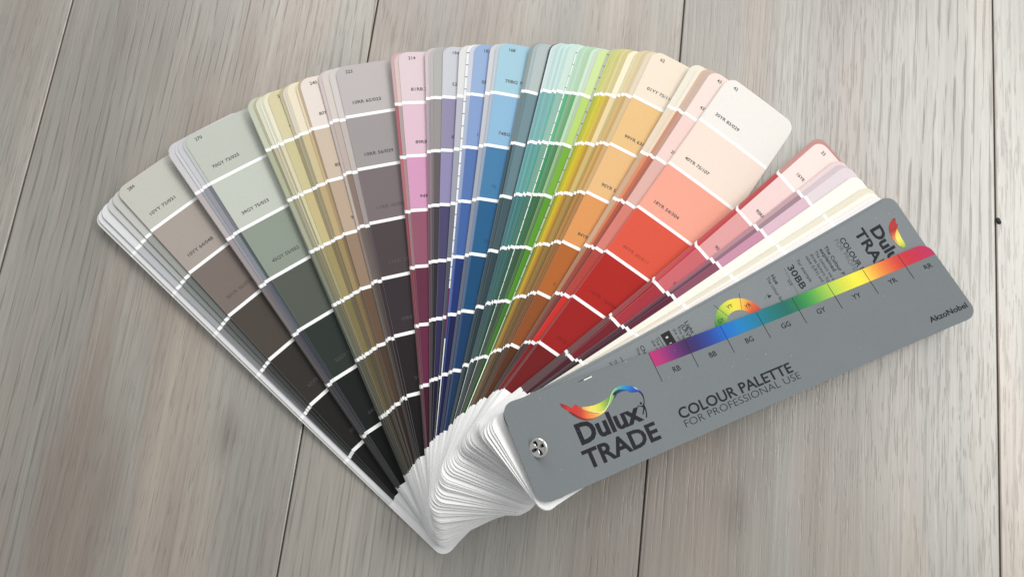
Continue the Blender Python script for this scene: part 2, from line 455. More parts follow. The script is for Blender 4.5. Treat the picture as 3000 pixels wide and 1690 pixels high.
# angle; seven swatch colours (as seen under the window light), lightest at the tip; page number; codes
CARDS = [
 ('144.55', '226,225,219 '*7, '', '', 'plain off-white backing card at the bottom of the fan'),
 ('144.35', '228,228,231 '*7, '', '', 'plain pale lilac-white card next to the bottom of the fan'),
 ('144.2', '224,225,225 192,193,196 168,169,170 140,142,142 112,114,114 80,82,83 46,48,50', '', '', ''),
 ('143.1', '205,206,204 178,180,178 140,144,142 110,113,112 85,87,86 52,54,54 32,33,33', '', '', ''),
 ('142.2', '200,200,195 165,165,160 120,125,122 95,98,96 68,70,69 45,46,46 26,26,26', '', '', ''),
 ('141.1', '198,197,188 173,164,156 130,119,113 86,79,73 61,58,53 41,40,38 28,29,28', '284', '10YY 72/021|10YY 64/048|50YR 46/053||62YR 2|50Y|', 'warm stone grey to black colour card numbered 284'),
 ('133.5', '205,203,204 187,179,179 162,154,155 127,120,121 97,90,92 72,67,70 45,43,48', '', '', ''),
 ('132.7', '207,206,209 162,162,171 152,155,163 114,115,123 79,81,93 56,57,67 36,36,43', '', '', ''),
 ('132.25', '200,201,204 152,153,161 136,141,147 101,104,114 67,69,81 53,53,63 33,33,39', '', '', ''),
 ('131.55', '192,195,192 122,126,132 86,94,97 76,86,89 56,63,67 41,43,47 25,27,29', '', '', ''),
 ('131.1', '194,198,188 198,203,193 149,158,146 94,99,91 53,61,57 33,37,35 17,21,19', '270', '70GY 72/025|39GY 75/033|45GY 55/052||52GY 2|64G|', 'pale green-grey to black colour card numbered 270'),
 ('122.5', '198,201,182 178,182,154 172,174,152 132,137,117 114,118,100 97,99,83 63,65,49', '', '', 'sage green colour card at the front of the yellow-green bunch'),
 ('121.75', '187,182,152 152,144,120 152,150,127 127,123,101 106,103,83 86,81,63 56,53,39', '', '', ''),
 ('121.5', '217,217,197 192,187,162 167,162,137 136,131,106 111,109,87 91,87,67 59,55,41', '', '', ''),
 ('121.0', '227,228,210 207,202,177 194,192,167 152,144,114 127,120,94 99,93,69 67,61,43', '', '', ''),
 ('120.7', '219,217,192 182,174,147 162,154,122 137,128,100 114,105,78 90,82,58 60,54,38', '', '', ''),
 ('120.5', '231,227,206 217,209,180 207,202,162 167,159,120 142,132,96 112,102,71 72,63,43', '', '', ''),
 ('119.9', '214,206,170 204,196,154 199,185,140 162,150,106 130,120,81 99,91,61 65,58,41', '25', '4|4|||||', 'khaki yellow colour card in the middle of the beige bunch'),
 ('118.4', '192,182,152 162,150,120 152,142,112 130,118,86 110,100,72 85,75,53 56,49,34', '', '', ''),
 ('118.0', '221,211,202 177,170,142 167,154,122 142,128,94 114,102,73 86,76,56 57,49,37', '', '', ''),
 ('117.7', '217,212,192 162,160,134 152,147,122 122,114,86 102,92,68 80,70,50 54,46,34', '', '', ''),
 ('117.4', '233,223,200 207,192,154 192,170,130 162,142,102 132,114,80 102,86,60 67,53,39', '', '', 'cream to brown colour card in the beige bunch'),
 ('116.3', '229,213,182 207,184,142 180,157,120 142,120,86 114,94,66 90,73,52 60,47,36', '', '', ''),
 ('116.0', '192,174,152 167,147,120 152,132,107 117,97,74 94,76,58 72,57,44 50,40,32', '', '', ''),
 ('115.7', '230,220,212 206,190,172 190,170,150 156,134,114 112,90,72 84,66,52 52,40,34', '240', '80YR|80YR|90||||', 'pinkish beige to dark brown colour card numbered 240'),
 ('113.5', '209,194,194 192,180,175 190,179,170 142,126,118 107,97,90 84,74,64 47,38,34', '', '', ''),
 ('113.1', '213,205,199 191,177,169 142,124,114 113,103,97 88,78,72 62,52,50 36,28,30', '', '', ''),
 ('112.25', '211,204,201 192,184,180 162,154,152 102,91,91 66,54,58 50,38,42 29,21,25', '', '', ''),
 ('111.4', '192,186,185 164,158,158 128,117,119 84,74,77 62,53,58 42,35,39 28,22,26', '223', '10RR 65/023|10RR 56/029|11RR 43/051|11RR 29/|09RR|04|', 'grey mauve to aubergine colour card numbered 223'),
 ('104.1', '206,172,172 177,107,114 187,112,122 150,70,84 134,52,68 112,40,60 80,24,44', '', '', 'rose red sliver of a colour card beside the grey mauve one'),
 ('103.7', '216,196,193 177,162,162 172,142,142 152,127,130 122,72,84 104,54,70 78,33,48', '', '', ''),
 ('103.1', '223,206,211 223,194,207 213,160,192 152,94,114 108,51,75 107,44,74 72,16,44', '214', '81RB 75/|89RB 5|94RB 4||1||', 'orchid pink to plum colour card numbered 214'),
 ('99.5', '209,197,200 177,162,170 152,120,137 111,77,94 88,58,76 70,46,63 52,28,45', '', '', ''),
 ('99.0', '201,191,191 157,152,154 152,142,147 116,109,116 87,77,87 61,53,65 39,31,43', '', '', ''),
 ('98.8', '189,188,185 162,154,156 130,122,124 96,89,93 66,59,65 49,43,51 31,27,35', '', '', ''),
 ('98.35', '181,180,177 157,151,151 106,97,100 73,67,73 46,43,49 33,31,37 21,19,25', '', '', ''),
 ('97.1', '205,206,212 152,146,174 150,144,180 82,78,114 64,60,96 50,46,86 24,24,54', '194', '52|8|||||', 'lavender to indigo colour card numbered 194'),
 ('95.0', '222,222,222 187,188,198 162,165,177 122,125,136 84,86,100 68,70,82 29,29,48', '', '', 'white to slate grey colour card beside the paper ruler'),
 ('94.05', 'ruler', '', '', 'white divider card printed as a ruler beside the blue cards'),
 ('93.7', '205,209,221 177,187,207 152,167,197 112,132,172 84,112,170 34,60,122 18,34,90', '', '', ''),
 ('93.1', '157,180,214 140,164,206 94,124,178 72,106,166 32,58,120 18,32,86 12,26,80', '182', '05|1|||||', 'cornflower to navy blue colour card numbered 182'),
 ('91.4', '209,208,211 198,198,202 170,174,184 142,148,162 100,108,128 72,82,106 40,54,88', '', '', ''),
 ('90.8', '192,202,210 177,188,202 152,167,187 120,140,168 82,108,142 52,82,122 30,60,104', '', '', ''),
 ('90.3', '170,205,219 148,188,216 77,132,172 44,102,144 24,82,122 18,64,106 20,58,94', '168', '70BG 70/1|74BG 6|70|70BG|7||', 'sky blue to deep teal blue colour card numbered 168'),
 ('86.4', '152,162,160 122,134,134 62,77,80 72,92,98 52,78,86 42,68,78 37,63,73', '', '', ''),
 ('86.0', '172,186,188 112,138,146 92,122,132 62,84,92 44,66,74 32,52,60 26,46,54', '', '', ''),
 ('85.5', '184,194,194 122,147,154 107,134,142 72,94,102 52,74,82 37,60,66 27,49,55', '', '', 'blue-grey to dark slate colour card left of the turquoise bunch'),
 ('83.95', 'ruler2', '', '', 'narrow divider card with ruler ticks left of the turquoise bunch'),
 ('83.75', '214,228,224 142,182,184 112,170,172 76,128,134 52,102,108 38,84,92 22,58,66', '', '', ''),
 ('83.45', '204,224,222 120,176,180 96,158,160 60,118,122 40,92,98 30,76,84 18,52,60', '', '', ''),
 ('83.1', '196,216,212 140,186,184 118,172,170 80,136,136 52,104,106 36,84,88 20,56,62', '', '', ''),
 ('82.75', '204,228,224 124,180,176 92,158,154 56,120,118 36,94,94 26,76,78 16,50,54', '', '', ''),
 ('82.4', '192,214,214 136,178,180 110,162,162 72,124,126 46,98,100 32,78,82 18,52,56', '', '', ''),
 ('82.1', '206,230,222 130,190,180 100,172,160 64,134,124 42,106,98 30,84,78 18,56,54', '', '', ''),
 ('81.8', '194,220,214 116,178,168 88,158,146 54,120,110 36,94,88 26,76,70 16,50,48', '', '', ''),
 ('81.45', '206,226,216 150,188,174 124,166,150 78,122,108 50,94,82 34,74,64 20,50,44', '', '', 'pale grey-green to pine colour card in the turquoise bunch'),
 ('80.4', 'ruler3', '', '', 'narrow divider card with ruler ticks right of the turquoise bunch'),
 ('80.2', '192,222,202 104,188,142 60,158,104 28,120,74 22,96,60 18,78,50 12,52,36', '', '', ''),
 ('79.95', '182,216,194 92,178,130 46,146,96 24,110,70 18,88,56 16,70,46 10,46,34', '', '', ''),
 ('79.65', '196,220,196 138,182,146 100,152,112 62,112,76 42,88,58 32,70,46 20,46,32', '', '', 'emerald to forest green colour card in the green bunch'),
 ('79.25', '188,212,186 126,172,132 88,140,100 54,104,68 36,82,52 28,64,40 18,42,28', '', '', ''),
 ('78.9', '180,210,180 108,168,118 72,136,88 44,102,60 30,80,46 24,62,36 16,42,26', '', '', ''),
 ('78.55', '208,232,208 192,220,186 156,190,140 112,150,96 82,122,66 62,98,50 38,64,32', '', '', 'pale mint colour card left of the lime green one'),
 ('78.1', '206,217,203 182,202,176 132,162,120 92,128,80 68,104,56 52,84,42 32,56,28', '', '', ''),
 ('77.6', '209,228,166 188,216,122 124,178,62 96,158,46 82,146,40 64,124,36 40,86,28', '', '', 'lime to leaf green colour card'),
 ('76.55', 'ruler4', '', '', 'narrow divider card with ruler ticks right of the lime green card'),
 ('76.3', '200,206,136 178,184,78 158,172,50 130,152,40 104,130,34 84,106,30 58,74,26', '', '', ''),
 ('76.0', '208,208,132 192,192,66 186,184,44 170,168,34 146,144,30 120,118,28 84,82,24', '', '', ''),
 ('75.7', '214,208,142 212,200,72 212,192,40 210,182,28 198,164,26 170,138,26 116,92,24', '', '', 'mustard yellow colour card in the yellow bunch'),
 ('75.4', '206,202,136 206,196,62 210,188,36 208,174,28 192,152,26 164,124,24 112,82,22', '', '', ''),
 ('75.1', '222,212,158 216,192,88 208,174,52 198,156,38 178,132,30 152,108,28 102,72,24', '', '', ''),
 ('74.8', '212,200,148 200,172,92 188,152,64 166,128,50 144,106,42 120,86,36 80,56,28', '', '', ''),
 ('74.35', '244,236,208 232,214,168 208,184,120 170,140,80 146,120,64 120,96,50 80,62,34', '', '7|||||| ', 'cream to ochre colour card between the yellow and orange ones'),
 ('73.6', '224,212,174 202,184,134 182,156,96 150,120,64 128,98,50 106,78,42 72,52,30', '', '', ''),
 ('73.2', '226,208,170 216,182,122 212,168,96 186,138,68 160,112,50 130,88,42 86,58,30', '', '', ''),
 ('72.8', '216,200,164 200,172,120 190,152,90 164,120,62 140,98,48 114,78,40 76,52,30', '', '', ''),
 ('72.45', '227,214,192 217,192,152 206,172,124 176,132,84 150,104,58 122,82,48 82,54,34', '', '', ''),
 ('71.75', '241,228,210 234,197,142 232,190,137 222,157,97 180,107,50 147,84,40 92,52,27', '62', '01YY 75/115|99YR 63/2|90YR 57|84YR|8||', 'cream through orange to brown colour card numbered 62'),
 ('66.6', '237,231,216 232,216,196 206,172,142 202,167,137 172,132,104 132,92,70 70,44,36', '', '', ''),
 ('65.65', '241,233,217 236,216,192 224,146,108 212,130,92 168,76,52 142,56,42 70,30,26', '', '', 'cream to burnt orange colour card left of card 43'),
 ('65.1', '214,186,166 204,150,122 196,116,88 180,92,68 150,66,52 118,46,40 64,26,26', '', '', ''),
 ('64.65', '206,184,170 196,158,142 178,108,92 164,82,68 142,60,52 110,42,40 60,24,26', '', '', ''),
 ('64.0', '244,226,218 241,214,207 224,182,172 212,132,120 178,74,64 200,50,40 130,24,28', '43', '43YR|25||||||', 'blush pink to brick colour card numbered 43'),
 ('62.0', '241,237,231 244,226,213 242,172,152 220,94,72 176,38,31 158,28,26 116,20,22', '42', '30YR 83/029|40YR 75/107|18YR 54/304|49YR 30/511|16YR 16/594|19YR|', 'white to coral red colour card numbered 42, uppermost of the wide fan'),
 ('48.35', '202,152,147 192,87,87 197,74,78 196,66,72 157,30,40 112,24,38 80,20,34', '', '', 'brick red colour card behind card 33'),
 ('47.8', '251,232,226 244,217,214 227,168,167 206,110,116 168,56,68 120,28,42 78,24,42', '33', '16YR|90RR|90|5|||', 'shell pink to maroon colour card numbered 33'),
 ('44.4', '236,217,217 202,168,173 188,144,154 162,103,118 116,62,77 84,36,52 58,22,36', '', '', ''),
 ('43.8', '217,202,207 168,143,153 153,118,133 112,77,94 82,40,60 64,30,48 46,20,34', '', '', ''),
 ('43.1', '233,221,224 227,194,207 206,152,174 147,87,107 102,40,62 76,32,50 56,20,40', '', '', 'pale lilac pink to wine colour card left of the creams'),
 ('41.4', '250,249,240 249,248,239 248,246,236 245,243,232 243,240,229 240,237,226 236,233,222', '', '', 'pale cream colour card right of the pinks'),
 ('39.3', '238,231,210 238,231,212 234,227,206 232,224,205 230,222,204 228,220,203 224,216,200', '', '', ''),
 ('38.5', '250,247,236 249,246,236 247,243,234 245,240,231 243,238,229 241,236,228 238,233,226', '', '', 'ivory colour card under the grey inner cover'),
 ('37.8', '249,242,240 248,241,239 246,239,237 244,237,235 243,236,235 242,235,234 240,234,233', '', '', ''),
 ('37.3', '244,242,240 244,242,240 243,241,239 242,240,239 241,239,238 240,238,237 238,236,236', '', '', ''),
]
def parse(c):
    return [tuple(int(x) for x in q.split(',')) for q in c.split()]
CW = 0.905
def albedo(c):
    return tuple(CW * lin(x) ** 1.10 for x in c) + (1.0,)

def card_segs(cols):
    """white tail, then seven bands divided by white lines"""
    segs = [(-1.0, SB, PAPER)]
    s = SB
    for i in range(7):
        c = cols[6 - i]
        top = S_TIP + 1 if i == 6 else SB + (i + 1) * BAND - 0.0
        segs.append((s, top - (0 if i == 6 else 0), albedo(c)))
        if i < 6:
            # the line lies just below each band edge
            a, b, k = segs[-1]
            segs[-1] = (a, SB + (i + 1) * BAND - LINE, k)
            segs.append((SB + (i + 1) * BAND - LINE, SB + (i + 1) * BAND, PAPER))
            s = SB + (i + 1) * BAND
    return segs

def ruler_segs(kind):
    w = rgb((228, 228, 229), .97) if kind == 'ruler' else rgb((214, 217, 212), .97)
    segs = [(-1.0, SB + 0.04, PAPER)]
    if kind == 'ruler':
        segs += [(SB + 0.04, SB + 0.066, w), (SB + 0.066, SB + 0.102, rgb((104, 30, 80))), (SB + 0.102, S_TIP + 1, w)]
    else:
        k = {'ruler2': (60, 74, 78), 'ruler3': (222, 228, 222), 'ruler4': (176, 182, 164)}[kind]
        segs += [(SB + 0.04, SB + 0.17, rgb(k)), (SB + 0.17, S_TIP + 1, rgb(k))] if kind != 'ruler3' else [(SB + 0.04, S_TIP + 1, rgb(k))]
    return segs

def text_colour(c):
    l = (lin(c[0]) + lin(c[1]) + lin(c[2])) / 3
    if l > 0.30: return (0.10, 0.095, 0.095, 1)
    if l > 0.12: return tuple(lin(x) * 0.55 for x in c) + (1,)
    return tuple(lin(x) * 0.55 + 0.045 for x in c) + (1,)

random.seed(4)
ROLL = math.radians(9)
# listed cards and the hidden ones between them, bottom of the stack first
stack = []
listed = [(float(d), cols, num, codes, lab) for d, cols, num, codes, lab in CARDS]
for i, c in enumerate(listed):
    p = path(c[0])
    if i < 2:                      # the backing cards sit further out to the left
        p = [p[0] - (0.0025, 0.0018)[i], p[1] - (0.0034, 0.0026)[i], p[2]]
    k_ = min(1.0, max(0.0, (60 - c[0]) / 14.0))      # the last cards slipped sideways under the covers
    p = [p[0] + 0.0016 * k_, p[1] - 0.0030 * k_, p[2]]
    c = (c[0] + 0.60 * k_,) + tuple(c[1:])
    listed[i] = c
    if i:
        q = prev_p
        gap = p[2] - q[2]
        n = min(14, max(0, int(gap / 0.0008)))
        for k in range(1, n + 1):
            u = k / (n + 1.0)
            f = [q[j] + (p[j] - q[j]) * u for j in range(3)]
            th = math.radians(c[0])
            nx, ny = -math.sin(th), math.cos(th)
            shift = nx * (f[0] - p[0]) + ny * (f[1] - p[1])
            d = random.uniform(-0.0006, 0.0004)
            stack.append((th + (d - shift) / S_TIP, f, c[1] if 'ruler' not in c[1] else listed[i + 1][1], '', '', '', True))
    stack.append((math.radians(c[0]), p, c[1], c[2], c[3], c[4], False))
    prev_p = p

bundle = Geo()
e = 0.0034; last_th = None; last_z = 0.0
for k, (th, p, cols, num, codes, lab, hidden) in enumerate(stack):
    if last_th is not None:
        dlt = max(0.0, (last_th - th)) * S_TIP
        e = max(0.0008 + 0.0022 * min(1, max(0, (math.degrees(th) - 100) / 30)), e + (0.00004 if hidden else 0.00020) - 0.5 * dlt * math.tan(ROLL))
    last_th = th
    roll = ROLL * min(1.0, 0.35 + 0.13 * k)
    zt = 0.03 * math.sin(roll) + e
    zp = max(p[2], last_z + 0.00022); last_z = zp
    if not num and k > 3:      # the holes are loose: cards slip a little along their length
        j = max(-0.0008, min(0.0008, random.gauss(0, 0.00040)))
        p = (p[0] + math.cos(th) * j, p[1] + math.sin(th) * j, p[2])
    tl = random.uniform(-0.0007, 0.0007) + 0.0155 + 0.0070 * min(1.0, max(0.0, (math.degrees(th) - 60) / 80.0))
    sh = Sheet(p[0], p[1], zp, th, zt + 0.0010, roll, tail=tl, bow=0.0017)
    g = bundle if hidden else Geo()
    if cols.startswith('ruler'):
        sheet_geo(g, sh, ruler_segs(cols), CUT)
        for j in range(27):
            s = S_TIP - 0.0075 - j * 0.0098
            if s < SB + 0.105 and cols == 'ruler' or s < SB + 0.06: break
            put_line(g, sh, (s * 1000, 29.95), (s * 1000, 27.2), 0.45, (0.03, 0.03, 0.03, 1), n=1)
    else:
        cc = parse(cols)
        sheet_geo(g, sh, card_segs(cc), CUT, rim=0.0003, across=6)
        if num:
            put_text(g, sh, num, S_TIP - BAND1 + 0.0335, 0.0226, 0.0025, bold=0.012, colour=text_colour(cc[0]))
        if codes:
            for j, t in enumerate(codes.split('|')[:7]):
                if t.strip():
                    base = S_TIP - BAND1 - j * BAND
                    put_text(g, sh, t, base + 0.0082, 0.0226, 0.0025, bold=0.012, colour=text_colour(cc[j]),
                             width=0.00188 * len(t) if len(t) > 5 else None)
    if not hidden:
        o = g.build('colour_card', CARD_MAT, deck)
        if lab: o['label'] = lab
b = bundle.build('card_bundle', CARD_MAT, deck)
b['kind'] = 'stuff'
b['label'] = 'hidden cards packed between the visible ones in the stack'

# ------------------------------------------------------------------ grey covers
GREY = rgb((110, 116, 118)); EDGE = rgb((170, 174, 174)); NAVY = (0.0035, 0.004, 0.010, 1); INK = rgb((34, 36, 44)); GREYINK = rgb((92, 97, 99))
inner_sh = Sheet(0.01024, 0.02767, 0.08441, 0.64503, 0.00919, 0.05723, 0.31959, 0.01254)
cover_sh = Sheet(0.00945, 0.0273, 0.0884, 0.51133, 0.01733, -0.21232, 0.31852, 0.01391)
g = Geo(); sheet_geo(g, inner_sh, [(-1, 1, rgb((122, 128, 130)))], EDGE, thick=0.0005, rad=0.0085, across=12, step=0.004)
inner = g.build('inner_cover', COVER_MAT, deck)
inner['label'] = 'grey inner cover with colour system text, partly under the front cover'
g = Geo(); sheet_geo(g, cover_sh, [(-1, 1, GREY)], EDGE, thick=0.0006, rad=0.0085, across=12, step=0.004)
front = g.build('front_cover', COVER_MAT, deck)
front['label'] = 'grey front cover with rainbow bar and ribbon emblem'

# front cover printing
g = Geo()
mm = 0.001
put_text(g, cover_sh, 'Dulux', 27.2*mm, -8.0*mm, 12.9*mm, 46.8*mm, False, 0.034, NAVY)
put_text(g, cover_sh, 'TRADE', 24.6*mm, -22.2*mm, 11.3*mm, 54.8*mm, False, 0.028, NAVY)
put_text(g, cover_sh, 'COLOUR PALETTE', 97.5*mm, -16.4*mm, 6.9*mm, 87.2*mm, False, 0.016, NAVY)
put_text(g, cover_sh, 'FOR PROFESSIONAL USE', 98.4*mm, -22.0*mm, 4.4*mm, 89.0*mm, False, -0.016, NAVY)
for t, s in (('RB', 107.8), ('BB', 136.3), ('BG', 164.8), ('GG', 193.2), ('GY', 221.4), ('YY', 249.6), ('YR', 278.0), ('RR', 306.0)):
    put_text(g, cover_sh, t, s*mm, 12.3*mm, 3.5*mm, None, False, 0.006, NAVY)
put_text(g, cover_sh, 'AkzoNobel', 287.3*mm, -22.4*mm, 4.0*mm, 28.2*mm, False, 0.018, NAVY)
g.build('lettering', COVER_MAT, front)
# colour bar: hue gradient between the printed divisions
g = Geo()
STOPS = [(97.1, (176, 40, 104)), (104, (160, 42, 108)), (114, (104, 40, 104)), (124, (62, 32, 84)), (131, (46, 40, 100)), (142, (36, 62, 140)),
         (154, (20, 98, 184)), (166, (16, 118, 178)), (178, (18, 114, 148)), (190, (20, 108, 112)), (203, (22, 98, 88)), (213, (36, 116, 72)), (222, (62, 146, 66)),
         (232, (126, 178, 70)), (240, (168, 196, 74)), (250, (206, 208, 66)), (260, (236, 222, 62)), (267, (232, 204, 70)), (274, (226, 160, 62)),
         (283, (216, 108, 54)), (292, (200, 62, 50)), (299, (188, 44, 58)), (308, (182, 42, 74)), (320, (176, 46, 92))]
def stop(s):
    for a, c in zip(STOPS[:-1], STOPS[1:]):
        if s <= c[0]:
            u = min(max((s - a[0]) / (c[0] - a[0]), 0), 1)
            return rgb(tuple(a[1][k] + (c[1][k] - a[1][k]) * u for k in range(3)))
    return rgb(STOPS[-1][1])
edges = [97.1 + i * 2.0 for i in range(int((310.5 - 97.1) / 2))] + [310.4 + 0.55 * i for i in range(15)]
for a, c in zip(edges[:-1], edges[1:]):
    ta = cover_sh.half(a*mm, rad=0.0085) - 0.00005; tb = cover_sh.half(c*mm, rad=0.0085) - 0.00005
    if min(ta, tb) <= 0.0199: 
        ta = max(ta, 0.0199); tb = max(tb, 0.0199)
    lo = 0.0198
    g.facec([cover_sh.at(a*mm, ta, .0001), cover_sh.at(a*mm, lo, .0001), cover_sh.at(c*mm, lo, .0001), cover_sh.at(c*mm, tb, .0001)],
            [stop(a), stop(a), stop(c), stop(c)])
for s in (97.1, 125.3, 153.6, 182.2, 210.8, 239.0, 267.2, 295.2):
    put_line(g, cover_sh, (s, 29.6), (s, 9.7), 0.38, rgb((30, 32, 40)), lift=0.00016)
g.build('colour_bar', COVER_MAT, front)
# ribbon emblem with the small leaping figure
LOGO = {"s1lo":[[24.3,18.9],[26.4,15.4],[27.9,12.8],[29.6,10.1],[31.8,7.7],[34.6,5.5],[36.8,4.5],[40.6,3.8],[44.3,3.9],[47.7,4.4],[51.0,5.5]],"s1up":[[25.6,18.8],[29.0,16.6],[30.9,14.3],[34.0,16.1],[35.9,13.7],[37.5,11.3],[39.4,9.6],[42.5,7.5],[46.0,6.1],[49.2,5.8],[51.5,5.9]],"s2lo":[[37.3,11.5],[40.5,9.1],[43.7,7.2],[47.3,6.0],[51.0,6.1],[54.1,7.6],[56.8,10.2],[58.6,12.6]],"s2up":[[37.7,12.9],[41.9,11.8],[45.8,11.3],[48.6,11.3],[51.5,11.5],[54.6,12.1],[57.3,12.8],[59.0,13.3]],"s3lo":[[55.3,7.7],[57.6,8.9],[60.8,11.3],[61.0,13.5],[63.0,14.6],[66.0,14.8],[68.6,14.3],[70.7,13.0],[72.6,11.0],[74.9,10.0],[78.3,9.3],[79.4,7.6],[79.7,5.5],[79.4,3.5],[78.3,1.6],[77.1,0.6]],"s3up":[[55.3,8.5],[58.2,12.2],[60.3,14.3],[62.8,15.9],[65.4,16.6],[68.4,16.7],[72.2,15.9],[75.2,14.5],[77.3,13.0],[79.1,10.3],[80.2,8.6],[80.7,6.4],[80.1,3.8],[79.2,1.8],[78.4,0.6],[77.9,-0.0]],"s4lo":[[60.9,13.0],[62.0,12.6],[62.8,12.4],[65.0,12.9],[68.0,13.1],[71.6,12.4]],"s4up":[[61.0,13.4],[62.3,14.2],[63.3,14.6],[66.0,14.9],[68.6,14.3],[71.6,12.7]],"s5lo":[[56.7,8.2],[58.2,9.0],[60.7,10.6],[63.5,12.2]],"s5up":[[56.6,8.6],[57.8,9.4],[60.2,11.0],[62.6,12.6]],"rimlo":[[39.6,10.0],[43.8,7.2],[48.0,5.6],[51.5,5.8],[54.7,7.7],[56.9,9.9],[58.8,12.2],[61.2,14.3],[64.9,16.0]],"rimup":[[39.7,10.2],[44.0,7.7],[47.9,6.0],[51.2,6.2],[54.4,8.1],[56.7,10.2],[58.5,12.6],[60.9,14.8],[64.8,16.5]],"gllo":[[76.1,13.4],[77.2,11.7],[78.9,10.0]],"glup":[[76.0,13.7],[77.8,12.2],[79.3,10.2]],"arm":[[73.9,1.8],[74.4,0.8],[76.1,0.2]],"torso":[[75.8,0.5],[77.1,0.6],[78.3,0.5],[78.3,-0.9],[78.2,-2.4],[77.4,-2.6],[76.4,-1.8],[76.6,-0.6]],"leg1":[[76.7,-1.7],[75.6,-3.2],[74.6,-4.6]],"leg2":[[77.8,-2.2],[77.2,-4.6],[75.9,-7.2]],"head":[[76.5,2.1]],"dr1":[[24.4,19.1],[25.3,18.3],[26.8,17.8]],"dr2":[[24.4,17.6],[25.6,17.0],[26.6,15.2]]}
g = Geo()
P = LOGO
put_strip(g, cover_sh, P['s5lo'], P['s5up'], [(40, 92, 70), (34, 78, 84), (30, 66, 90)], .00012)
put_strip(g, cover_sh, P['s2lo'], P['s2up'], [(225, 150, 80), (226, 200, 100), (214, 208, 86), (184, 196, 76), (138, 166, 72), (104, 146, 64), (86, 126, 58)], .00014)
put_strip(g, cover_sh, P['s1lo'], P['s1up'], [(140, 36, 40), (182, 44, 44), (186, 48, 46), (184, 50, 46), (186, 62, 46), (204, 96, 56), (216, 132, 64), (222, 160, 76), (226, 188, 90), (224, 208, 124)], .00016)
dk = [(92, 24, 28)] * 3 + [(150, 60, 40), (190, 110, 60)]
mid = [[P['s1lo'][i][0] * .8 + P['s1up'][i][0] * .2, P['s1lo'][i][1] * .8 + P['s1up'][i][1] * .2] for i in range(2, 10)]
put_strip(g, cover_sh, P['s1lo'][2:10], mid, [(110, 32, 32), (118, 34, 32), (130, 42, 34), (168, 84, 50), (196, 140, 70)], .00018)
put_strip(g, cover_sh, P['s4lo'], P['s4up'], [(10, 34, 52), (12, 42, 64), (18, 62, 92), (30, 96, 150)], .00018)
put_strip(g, cover_sh, P['s3lo'], P['s3up'], [(140, 172, 104), (136, 172, 106), (130, 174, 112), (120, 174, 124), (96, 164, 140), (62, 144, 168), (44, 124, 186), (34, 100, 176), (30, 72, 156), (28, 52, 132), (30, 36, 92), (20, 22, 52), (16, 18, 30), (12, 14, 22), (12, 14, 22)], .00016)
put_strip(g, cover_sh, P['rimlo'], P['rimup'], [(230, 200, 120), (236, 226, 160), (228, 230, 170), (204, 222, 164), (168, 204, 140), (150, 196, 136)], .0002)
put_strip(g, cover_sh, P['gllo'], P['glup'], [(90, 140, 200), (190, 206, 226), (110, 130, 180)], .0002)
for k in ('dr1', 'dr2'):
    for a, c in zip(P[k][:-1], P[k][1:]):
        put_line(g, cover_sh, a, c, 0.7, rgb((140, 36, 40)), .00018, 1)
for k, w in (('arm', .5), ('leg1', .75), ('leg2', .85)):
    for a, c in zip(P[k][:-1], P[k][1:]):
        put_line(g, cover_sh, a, c, w, NAVY, .00016, 1)
put_poly(g, cover_sh, P['torso'], NAVY, .00017)
hx, hy = P['head'][0]
put_poly(g, cover_sh, [(hx + .85 * math.cos(a * math.pi / 6), hy + .75 * math.sin(a * math.pi / 6)) for a in range(12)], NAVY, .00016)
g.build('ribbon_emblem', COVER_MAT, front)
# moulded corner slot near the rivet end of the cover
g = Geo()
put_line(g, cover_sh, (42.5, 27.6), (51.5, 28.9), 0.35, rgb((30, 32, 36)), .00014, 3)
put_line(g, cover_sh, (46.5, 27.6), (52.6, 28.1), 0.8, rgb((224, 226, 226)), .00014, 3)
g.build('slot', COVER_MAT, front)

class Shifted:
    def __init__(self, sh, dt): self.sh = sh; self.dt = dt
    def at(self, s, t, up=0.0): return self.sh.at(s, min(t + self.dt, 0.0298), up)
# inner cover printing (reads across the card)
g = Geo()
I = Shifted(inner_sh, 0.0018)
put_text(g, I, 'Dulux', 291.2*mm, 13.8*mm, 9.0*mm, 35.0*mm, True, 0.034, NAVY)
put_text(g, I, 'TRADE', 280.2*mm, 18.0*mm, 8.0*mm, 42*mm, True, 0.024, NAVY)
put_text(g, I, 'COLOUR P', 268.4*mm, 18.8*mm, 4.0*mm, 27*mm, True, 0.012, NAVY)
put_text(g, I, 'FOR PROFESSI', 264.6*mm, 19.8*mm, 3.1*mm, 30.2*mm, True, -0.012, GREYINK)
put_text(g, I, 'The Colour P', 255.4*mm, 19.6*mm, 2.7*mm, 23.2*mm, True, 0.010, INK)
put_text(g, I, 'explained', 251.6*mm, 19.6*mm, 2.7*mm, 17.8*mm, True, 0.010, INK)
put_text(g, I, 'The colours we s', 247.4*mm, 19.9*mm, 2.4*mm, 22.6*mm, True, -0.004, INK)
put_text(g, I, 'three factors: hu', 243.6*mm, 19.9*mm, 2.4*mm, 22.0*mm, True, -0.004, INK)
put_text(g, I, 'value (LRV) and', 239.8*mm, 20.3*mm, 2.4*mm, 20.6*mm, True, -0.004, INK)
put_text(g, I, 'For example:', 232.4*mm, 20.6*mm, 2.5*mm, 17.4*mm, True, -0.004, INK)
put_text(g, I, '30BB', 224.0*mm, 20.2*mm, 4.8*mm, 18.0*mm, True, 0.012, NAVY)
put_text(g, I, 'HUE', 218.6*mm, 12.4*mm, 1.8*mm, 4.3*mm, True, 0.0, INK)
put_text(g, I, 'Hue', 209.8*mm, 20.7*mm, 2.9*mm, 6.9*mm, True, 0.012, INK)
put_text(g, I, 'The colour fam', 206.0*mm, 20.9*mm, 2.4*mm, 19.6*mm, True, -0.004, INK)
